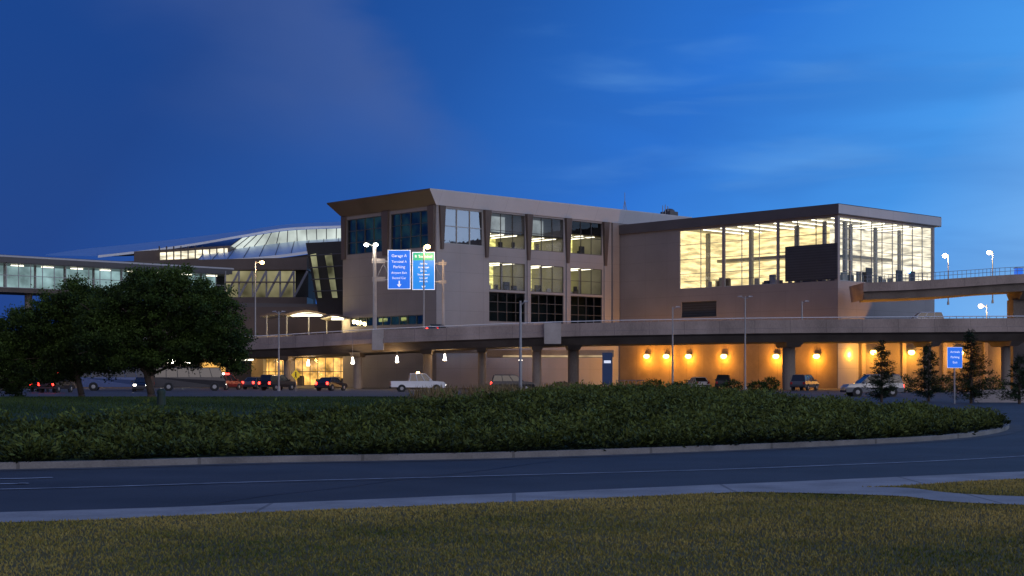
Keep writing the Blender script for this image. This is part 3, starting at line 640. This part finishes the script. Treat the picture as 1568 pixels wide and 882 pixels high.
mb.cyl((xat(944,200),200,1.05),(xat(986,200),200,1.05),.05,.05,M_steel,6); mb.obj('rails',gf)
gb=group('concrete_barrier'); mb=MB(); 
y0=95; mb.hexa([(xat(1492,y0),y0,0),(xat(1800,y0),y0-3,0),(xat(1800,y0),y0-2.4,0),(xat(1492,y0),y0+.6,0),(xat(1492,y0),y0+.2,.8),(xat(1800,y0),y0-2.8,.85),(xat(1800,y0),y0-2.6,.85),(xat(1492,y0),y0+.4,.8)],M_conc2); mb.obj('barrier',gb)

# ---------------- far left terminal with curved roofs --------------
gt=group('curved_roof_terminal')
def pl(L_,n=6): return [Vector(W_) for W_ in spline([W(*q) for q in L_],n)]
mb=MB()
ua=pl([(70,389.5,330),(130,381,330),(200,374,330),(280,365,330),(368,354,330)]); la=pl([(70,391,300),(130,392,300),(200,392,300),(280,386,300),(368,380,300)])
mb.loft(ua,la,M_metalroof)
ub=pl([(150,387,318),(230,376,318),(300,367,318),(370,354,318),(440,343.5,318),(530,339,318)])
lb_=pl([(150,391,290),(230,382,290),(300,372,290),(370,360,290),(440,349,290),(530,345,290)])
lb2=[p-Vector((0,0,.45)) for p in lb_]
mb.loft(ub,lb_,M_metalroof); mb.loft(lb_,lb2,M_whitef)
cb=pl([(150,393,291),(230,391,291),(300,387,291),(345,383,291),(440,371,291),(530,364,291)])
ct=[p+Vector((0,.8,0)) for p in lb2]
mb.loft(ct[18:],cb[18:],emat('clerestory_glow',(.62,.70,.66),.85,.35,.2))
for i in range(18,len(ct)):
    mb.cyl(ct[i]-Vector((0,.3,0)),cb[i]-Vector((0,.3,0)),.09,.09,M_mull,5)
uc=cb[14:]; lc=pl([(300,401,262),(345,397,262),(400,393,262),(460,386,262),(530,374,262)],4)
def rs(L_,n):
    a=np.array([list(p) for p in L_]); s=np.r_[0,np.cumsum(np.linalg.norm(np.diff(a,axis=0),axis=1))]; t=np.linspace(0,s[-1],n); return [Vector([np.interp(q,s,a[:,i]) for i in range(3)]) for q in t]
uc=rs(uc,20); lc=rs(lc,20); mb.loft(uc,lc,M_metalroof); mb.loft(lc,[p-Vector((0,0,.5)) for p in lc],M_whitef)
for k_ in range(0,20,2): mb.cyl(uc[k_]+Vector((0,0,.08)),lc[k_]+Vector((0,0,.08)),.07,.07,M_darkfas,4)
lc2=[p-Vector((0,-1,.5)) for p in lc]; base=[Vector((p.x,p.y,zat(412,262))) for p in lc2]; mb.loft(lc2,base,M_brown)
mb.obj('roof_shells',gt,smooth=False)
mb=MB()
def pbox(px0,px1,y0,y1,D,dep,m,dy0=0,dy1=0):
    a=xat(px0,D);b=xat(px1,D); mb.hexa([(a,D,zat(y1,D)),(b,D,zat(y1+dy1,D)),(b,D+dep,zat(y1+dy1,D)),(a,D+dep,zat(y1,D)),(a,D,zat(y0,D)),(b,D,zat(y0+dy0,D)),(b,D+dep,zat(y0+dy0,D)),(a,D+dep,zat(y0,D))],m)
pbox(205,352,385,404,284,10,M_brown,-9,0)
pbox(243,348,387,398,283.6,.3,E_white,-7,-5)
for q in range(243,352,11): pbox(q,q+1.6,377,400,283.2,.3,M_brown)
pbox(150,470,401,413,258,14,M_brown,-7,0)
pbox(330,472,412,470,262,10,M_dark)
pbox(345,452,415,455,257.8,.3,emat('truss_glow',(.44,.40,.22),.42,.9,.15))
for q in range(345,455,21):
    mb.cyl(W(q,455,257),W(q+21,415,257),.22,.22,M_wall,6); mb.cyl(W(q,415,257),W(q,455,257),.16,.16,M_wall,6)
pbox(345,452,431,433,256.5,.3,M_brown)
pbox(330,470,455,469,252,8,M_brown); pbox(330,510,463,472,240,8,M_darkfas,3,3)
mb.hexa([W(488,482,238),W(530,482,238),W(530,482,250),W(488,482,250),W(468,372,236),W(530,369,236),W(530,369,250),W(468,372,250)],M_dark)
for a,b in ((475,484),(497,508)):
    mb.hexa([W(a+12,456,236.6),W(b+9,456,236.6),W(b+9,456,236.9),W(a+12,456,236.9),W(a,390,235.5),W(b,388,235.5),W(b,388,235.8),W(a,390,235.8)],emat('tower_glow',(.42,.42,.24),.45,.8,.2))
for j in range(4):
    mb.cyl(W(470+j*3,392+j*18,235.2),W(528,388+j*19,235.4),.1,.1,M_mull,5)
pbox(100,535,470,530,238,6,M_brown)
mb.obj('terminal_body',gt)
gc=group('drop_off_canopy'); mb=MB()
def arch(px0,px1,y0,rise,D,m,em):
    n=10; A=[];B=[];A2=[];B2_=[]
    for i in range(n+1):
        t=i/n; q=px0+(px1-px0)*t; y=y0-rise*math.sin(math.pi*t)
        A.append(W(q,y,D)); B.append(W(q,y,D)+Vector((0,9,0))); A2.append(W(q,y,D)+Vector((0,0,.3))); B2_.append(W(q,y,D)+Vector((0,9,.3)))
    mb.loft(A,B,em); mb.loft(A2,B2_,m); mb.loft(A,A2,m)
arch(398,452,486,4,222,M_brown,M_whitef); arch(438,500,484,6,216,M_brown,M_whitef); arch(490,530,488,4,212,M_brown,M_whitef)
for px in (405,436,470,498,522): x=xat(px,217); mb.cyl((x,219,6),(x,219,zat(483,219)),.12,.12,M_steel,6)
mb.box(xat(446,218),xat(492,218),217.5,219,zat(484,218),zat(481,218),E_strip); mb.box(xat(508,215),xat(526,215),214.5,215,zat(490,215),zat(487,215),E_strip)
mb.obj('canopy',gc)
for px in (420,460,480,515): light('canopy_light',W(px,492,214),380,(1,.74,.32),.3,gc)
D0=230; gp=group('pedestrian_bridge',(xat(0,D0),D0,0),ANG); mb=MB(); g5=MB(); f5=MB()
mb.box(-40,46,-.4,7,19.05,20.2,M_darkfas); mb.box(-40,46,-.42,-.402,19.9,20.15,M_fascia); mb.box(-40,46,-.4,7,14.5,15.2,M_brown)
R.window(f5,g5,-40,46,15.2,19.05,44,2,M_mulll,M_glass,.1,.1); R.room(mb,-40,46,15.22,19.0,6,E_teal,0,ceil=False)
for q in range(-38,46,5): R.box(mb,q,q+.3,15.25,19.0,3,3.3,M_wall); R.box(mb,q+1,q+3,18.8,18.9,2.5,2.8,E_strip)
for q in range(-36,46,14): mb.cyl((q,3,0),(q,3,14.5),.6,.6,M_conc,12)
mb.obj('bridge_body',gp); g5.obj('glass',gp); f5.obj('frames',gp)
gq=group('ground_transport_building'); mb=MB(); D=212
mb.box(xat(-60,D),xat(385,D),D,D+10,0,6,M_brown); mb.box(xat(-60,D),xat(388,D),D-3,D,5.2,6,M_concd)
for a,b,y0,y1,m in ((-5,14,560,570,E_lampw),(256,292,548,556,E_lampw),(120,175,570,585,E_orange),(296,345,555,585,E_orange),(30,75,572,590,E_dim),(345,388,547,552,E_strip),(180,230,566,582,E_orange)):
    mb.box(xat(a,D),xat(b,D),D-.1,D-.02,zat(y1,D),zat(y0,D),m)
mb.obj('body',gq)
for px in (10,150,275,330,375): light('soffit_light',(xat(px,208),207,4.2),200,(1,.62,.25),.3,gq)

# ---------------- street lamps -----------------
def lamp(px,yh,D,zb,arms,lit,r=.3,x=None):
    x=xat(px,D); zh=zat(yh,D); g=group('street_lamp',(x,D,zb)); mb=MB(); h=zh-zb
    mb.cyl((0,0,0),(0,0,.5),.2,.17,M_steel,8); mb.cyl((0,0,.5),(0,0,h+.1),.11,.07,M_steel,8)
    for a in arms:
        mb.cyl((0,0,h-.2),(a*.75,0,h+.1),.05,.05,M_steel,6); mb.hexa([(a*.5,-.2,h),(a*1.2,-.16,h+.02),(a*1.2,.16,h+.02),(a*.5,.2,h),(a*.55,-.14,h+.16),(a*1.15,-.1,h+.12),(a*1.15,.1,h+.12),(a*.55,.14,h+.16)],M_steel)
        if lit: mb.ball((a*.9,0,h-.08),r,lit,10,.8)
    mb.obj('pole_and_head',g)
    if lit: light('bulb',(arms[0]*.9,-.3,h-.6),900 if lit!=E_lampw else 600,(1,.62,.28) if lit!=E_lampw else (1,.85,.65),.3,g)
x,y,z=onC(391,1.5); lamp(391,401,y,z-1,[1],E_lampo,.30)
x,y,z=onC(572,1.2); lamp(572,374,y,z-1,[-1,.3],E_lampw,.30)
x,y,z=onC(649,1.5); lamp(649,377,y,z-1,[.5],E_lampo,.36)
lamp(427,478,165,0,[-.6,.6],None); lamp(797,463,100,0,[.45],None)
lamp(1030,471,164,0,[.7],None); lamp(1141,455,166,0,[-.7,.7],None)
lamp(1452,391,240,13,[-.6],E_lampo,.42); lamp(1520,386,235,13,[-.6],E_lampo,.40); lamp(1511,468,225,6,[-1],E_lampo,.38); lamp(1228,462,176,7.5,[.7],None)
# ---------------- gantry sign -----------------
x0,y0,z0=onC(573,2.0); gg=group('road_sign_gantry'); mb=MB(); D=y0; zb=z0-1
xa=xat(574,D); xb=xat(679,D)
mb.cyl((xa,D,zb),(xa,D,zat(378,D)),.26,.2,M_conc2,12); mb.cyl((xb,D,zb),(xb,D,zat(398,D)),.2,.16,M_conc2,12)
for yy in (404,432):
    mb.cyl((xa-.3,D,zat(yy-4,D)),(xb+.3,D,zat(yy,D)),.12,.12,M_steel,8)
    mb.box(xa-.35,xa+1.3,D-.1,D+.1,zat(yy-1,D),zat(yy-8,D),M_conc2)
    mb.box(xb-.6,xb+.35,D-.1,D+.1,zat(yy+2,D),zat(yy-3,D),M_conc2)
for i in range(8):
    a=xa+(xb-xa)*i/8; b=xa+(xb-xa)*(i+1)/8; mb.cyl((a,D,zat(404 if i%2 else 432,D)),(b,D,zat(432 if i%2 else 404,D)),.05,.05,M_steel,5)
mb.obj('frame',gg)
def text(s,x,y,z,size,m,parent,rz=0,al='CENTER'):
    c=bpy.data.curves.new('lettering','FONT'); c.body=s; c.size=size; c.align_x=al; c.align_y='CENTER'; c.extrude=.01; c.materials.append(m)
    o=bpy.data.objects.new('lettering',c); COL.objects.link(o); o.location=(x,y,z); o.rotation_euler=(math.pi/2,0,rz); o.parent=parent; return o
def board(px0,px1,y0,y1,D,lines,parent,sm):
    mb=MB(); a,b=xat(px0,D),xat(px1,D); z0,z1=zat(y1,D),zat(y0,D)
    mb.box(a,b,D-.25,D-.18,z0,z1,M_signw); mb.box(a+.08,b-.08,D-.27,D-.252,z0+.08,z1-.08,sm); mb.obj('sign_panel',parent,bevel=.02)
    for s,yy,sz in lines: text(s,(a+b)/2,D-.285,zat(yy,D),sz,M_signw,parent)
    return a,b,z0,z1
board(594,629,383,443,D,[('Garage A',392,.50),('Terminal A',401,.42),('Parking',409,.50),('Airport Exit',418,.40),('Rental Car',426,.40)],gg,M_sign)
mb=MB(); cx=xat(611.5,D); zc=zat(435,D); mb.box(cx-.07,cx+.07,D-.29,D-.275,zc-.1,zc+.4,M_signw); mb.poly([(cx-.28,D-.285,zc-.05),(cx+.28,D-.285,zc-.05),(cx,D-.285,zc-.42)],M_signw); mb.obj('arrow',gg)
a,b,z0_,z1_=board(631.5,666,386,444,D,[('Alaska',404,.36),('American',409.5,.36),('Delta',415,.36),('Southwest',420.5,.36),('United',426,.36),('Arrivals',431,.34)],gg,M_sign2)
mb=MB(); mb.box(a+.12,b-.12,D-.285,D-.272,z1_-1.05,z1_-.12,M_signg); cc=(a+b)/2; mb.poly([(cc-.28,D-.285,z0_+.5),(cc+.28,D-.285,z0_+.5),(cc,D-.285,z0_+.1)],M_signw); mb.obj('header',gg); text('B Terminal',(a+b)/2,D-.30,z1_-.58,.5,M_signw,gg)
g=group('wayfinding_sign',(xat(1462,90),90,0)); mb=MB(); s_=90/F
mb.cyl((0,.06,0),(0,.06,zat(533,90)),.05,.05,M_steel,8); mb.box(-11*s_,11*s_,-.03,.0,zat(563,90),zat(532,90),M_sign); mb.box(-11*s_-.02,11*s_+.02,.001,.03,zat(563,90)-.02,zat(532,90)+.02,M_signw); mb.obj('panel_and_post',g)
for i,t_ in enumerate(('Arrivals','Parking','Exit')): text(t_,0,-.05,zat(539+i*8,90),.18,M_signw,g)
g=group('banner_sign',(xat(930,176),176,0)); mb=MB(); mb.box(-.6,.6,-.05,.05,zat(590,176),zat(540,176),mat('banner_blue',(.02,.05,.13),.5,.1)); mb.cyl((0,.1,0),(0,.1,zat(540,176)),.07,.07,M_steel,6); mb.box(-.4,.4,-.06,-.052,zat(556,176),zat(552,176),M_signw); mb.obj('panel',g)
g=group('pedestrian_warning_sign',(xat(453,160),160,0)); mb=MB(); z=zat(574,160); mb.cyl((0,.05,0),(0,.05,z),.04,.04,M_steel,6)
mb.poly([(0,-.01,z-.6),(.5,-.01,z),(0,-.01,z+.6),(-.5,-.01,z)],M_yel); mb.ball((0,-.04,z+.25),.08,M_dark,6); mb.box(-.07,.07,-.05,-.02,z-.12,z+.17,M_dark); mb.cyl((0,-.04,z-.1),(.13,-.04,z-.36),.04,.03,M_dark,5); mb.cyl((0,-.04,z-.1),(-.13,-.04,z-.36),.04,.03,M_dark,5); mb.obj('sign',g)
xx=xat(247,50); g=group('utility_post',(xx,50,float(IH(xx,50)))); mb=MB(); mg=mat('green_plastic',(.02,.035,.025),.6,.2); mb.cyl((0,0,-.05),(0,0,.42),.15,.13,mg,12); mb.cyl((0,0,.42),(0,0,.5),.16,.15,mg,12); mb.ball((0,0,.5),.15,mg,12,.6); mb.obj('post',g,smooth=False)

# ---------------- vehicles ----------------
def vehicle(name,px,D,z,kind,pm,rz,lights=''):
    g=group(name,(xat(px,D),D,z),rz); mb=MB()
    K=dict(sedan=dict(b=[(-2.3,.32),(-2.33,.62),(-2.2,.93),(-1.6,1.0),(.95,.96),(2.0,.80),(2.28,.62),(2.3,.30)],c=(-1.75,1.05,-1.15,.25,.97,1.44),w=.9,wh=(-1.4,1.42)),
     suv=dict(b=[(-2.35,.38),(-2.38,.7),(-2.3,1.08),(1.0,1.08),(2.1,.98),(2.34,.75),(2.36,.36)],c=(-2.28,1.15,-2.05,.35,1.07,1.74),w=.93,wh=(-1.42,1.45)),
     pickup=dict(b=[(-2.85,.5),(-2.87,1.12),(1.4,1.14),(2.6,1.06),(2.82,.85),(2.84,.42)],c=(-.95,1.45,-.8,.75,1.13,1.86),w=.98,wh=(-1.75,1.85)),
     bus=dict(b=[(-3.9,.4),(-3.92,1.5),(3.5,1.5),(3.85,1.1),(3.88,.38)],c=(-3.9,3.6,-3.85,3.2,1.49,2.55),w=1.12,wh=(-2.4,2.6)))[kind]
    w_=K['w']; pb=K['b']; ins=.06
    n=len(pb); 
    zc=max(p[1] for p in pb)
    def yy(zv): return w_-(ins if zv>zc*.8 else (.04 if zv<.45 else 0))
    Lp=[(p[0],-yy(p[1]),p[1]) for p in pb]; Rp=[(p[0],yy(p[1]),p[1]) for p in pb]
    mb.poly(Lp,pm); mb.poly(list(reversed(Rp)),pm)
    for i in range(n): j=(i+1)%n; mb.poly([Lp[i],Rp[i],Rp[j],Lp[j]],pm)
    x0,x1,x2,x3,zb,zt=K['c']; wb=w_-.09; wt=w_-.24
    mb.hexa([(x0,-wb,zb),(x1,-wb,zb),(x1,wb,zb),(x0,wb,zb),(x2,-wt,zt),(x3,-wt,zt),(x3,wt,zt),(x2,wt,zt)],M_carglass)
    mb.hexa([(x2-.03,-wt-.02,zt),(x3+.03,-wt-.02,zt),(x3+.03,wt+.02,zt),(x2-.03,wt+.02,zt),(x2+.05,-wt+.06,zt+.06),(x3-.08,-wt+.06,zt+.06),(x3-.08,wt-.06,zt+.06),(x2+.05,wt-.06,zt+.06)],pm)
    nb=4 if kind!='bus' else 7
    for sgn in(-1,1):
        for i in range(nb):
            t=i/(nb-1); mb.cyl((x0+(x1-x0)*t,sgn*wb,zb),(x2+(x3-x2)*t,sgn*wt,zt),.045,.04,pm,5)
        for wx in K['wh']:
            r=.36 if kind!='bus' else .45
            mb.cyl((wx,sgn*(w_-.2),r),(wx,sgn*(w_+.015),r),r+.06,r+.06,M_dark,16); mb.cyl((wx,sgn*(w_-.2),r),(wx,sgn*(w_+.03),r),r,r,M_tire,16); mb.cyl((wx,sgn*(w_),r),(wx,sgn*(w_+.045),r),r*.55,r*.5,M_steel,12)
        mb.box(x1-.35,x1-.15,min(sgn*w_,sgn*(w_+.18)),max(sgn*w_,sgn*(w_+.18)),zb+.02,zb+.18,pm)
        hx=pb[-2][0]; tx=pb[1][0]
        mb.box(hx-.06,hx+.03,min(sgn*(w_-.42),sgn*(w_-.12)),max(sgn*(w_-.42),sgn*(w_-.12)),.62,.78,E_head if 'h' in lights else M_whitef)
        mb.box(tx-.03,tx+.06,min(sgn*(w_-.32),sgn*(w_-.08)),max(sgn*(w_-.32),sgn*(w_-.08)),.70,.98,E_red if 't' in lights else M_red)
    if 'b' in lights:
        mb.box(-.35,-.1,-.55,.0,zt+.07,zt+.24,E_red); mb.box(-.35,-.1,.02,.55,zt+.07,zt+.24,E_head)
    mb.box(pb[-2][0]-.02,pb[-2][0]+.07,-w_+.1,w_-.1,.34,.52,M_dark); mb.box(pb[1][0]-.07,pb[1][0]+.02,-w_+.1,w_-.1,.40,.56,M_dark)
    if kind=='pickup':
        mb.box(-2.75,-1.05,-w_+.1,w_-.1,1.121,1.135,M_dark)
        mb.box(-.9,-.82,-w_+.15,w_-.15,1.14,1.75,M_steel); mb.cyl((0,0,1.92),(0,0,2.08),.18,.16,E_lampo,8); mb.box(-.15,.15,-.4,.4,1.90,1.94,M_dark)
    mb.obj('body',g,bevel=.03); return g
wht=paint('white',(.55,.55,.56),0); blk=paint('black',(.015,.015,.02)); slv=paint('silver',(.20,.21,.23),.5); red=paint('red',(.22,.02,.02)); blu=paint('blue',(.03,.06,.16)); gry=paint('grey',(.08,.09,.10))
vehicle('pickup_truck',640,157,0,'pickup',wht,math.radians(8),'h')
light('amber_beacon',(xat(640,157),156.5,2.5),25,(1,.6,.1),.1)
vehicle('car',785,165,0,'suv',blk,math.radians(4),'t')
vehicle('car',1335,122,0,'suv',slv,math.radians(184),'t')
vehicle('car',1232,170,0,'suv',gry,math.radians(60))
vehicle('car',1068,185,0,'sedan',wht,math.radians(100),'h'); vehicle('car',1108,183,0,'suv',blk,math.radians(80))
vehicle('car',425,172,0,'suv',blk,math.radians(60),'t'); vehicle('car',507,168,0,'sedan',blk,math.radians(70),'t')
vehicle('shuttle_bus',292,168,0,'bus',blk,math.radians(12),'h'); vehicle('shuttle_bus',178,170,0,'bus',blu,math.radians(10),'h')
vehicle('car',346,178,0,'suv',red,math.radians(70),'tb'); vehicle('car',86,150,0,'suv',blk,math.radians(82),'tb'); vehicle('car',218,160,0,'sedan',blk,math.radians(-80),'h'); vehicle('car',66,158,0,'sedan',blk,math.radians(95),'t'); vehicle('car',392,185,0,'sedan',gry,math.radians(75),'t')
light('red_beacon',(xat(86,149),147,1.6),60,(1,.08,.05),.15); light('red_beacon',(xat(346,177),174,1.6),40,(1,.08,.05),.15)
x,y,z=onC(1412,3); vehicle('car',1412,y,z-.95,'suv',wht,math.radians(182),'h')
x,y,z=onC(671,3); vehicle('car',671,y,z-.95,'sedan',blk,math.radians(75),'t')
def shrub(px,D,r,h):
    g=group('shrub',(xat(px,D),D,0)); n=900; d=rng.normal(size=(n,3)); d/=np.linalg.norm(d,axis=1)[:,None]; P=d*np.array([r,r,h*.5])*rng.uniform(.5,1.05,(n,1))+np.array([0,0,h*.5])
    P[:,2]=np.abs(P[:,2]); mb=MB()
    for i in range(6): mb.cyl((0,0,0),P[i*20],.04,.01,M_bark,5)
    mb.obj('stems',g); leafobj('leaves',P,d+rng.normal(0,.6,(n,3)),rng.uniform(.12,.3,n),np.full(n,.09),rng.random(n)*.8,M_leafD,g)
for px,r,h in ((1000,1.0,1.3),(1120,1.1,1.2),(1160,1,1.1),(1180,.8,1.5),(1445,1.2,1.6),(1520,1.3,1.6),(860,1.2,1.0),(1040,1.0,1.0),(1385,1.3,1.7)): shrub(px,150,r,h)
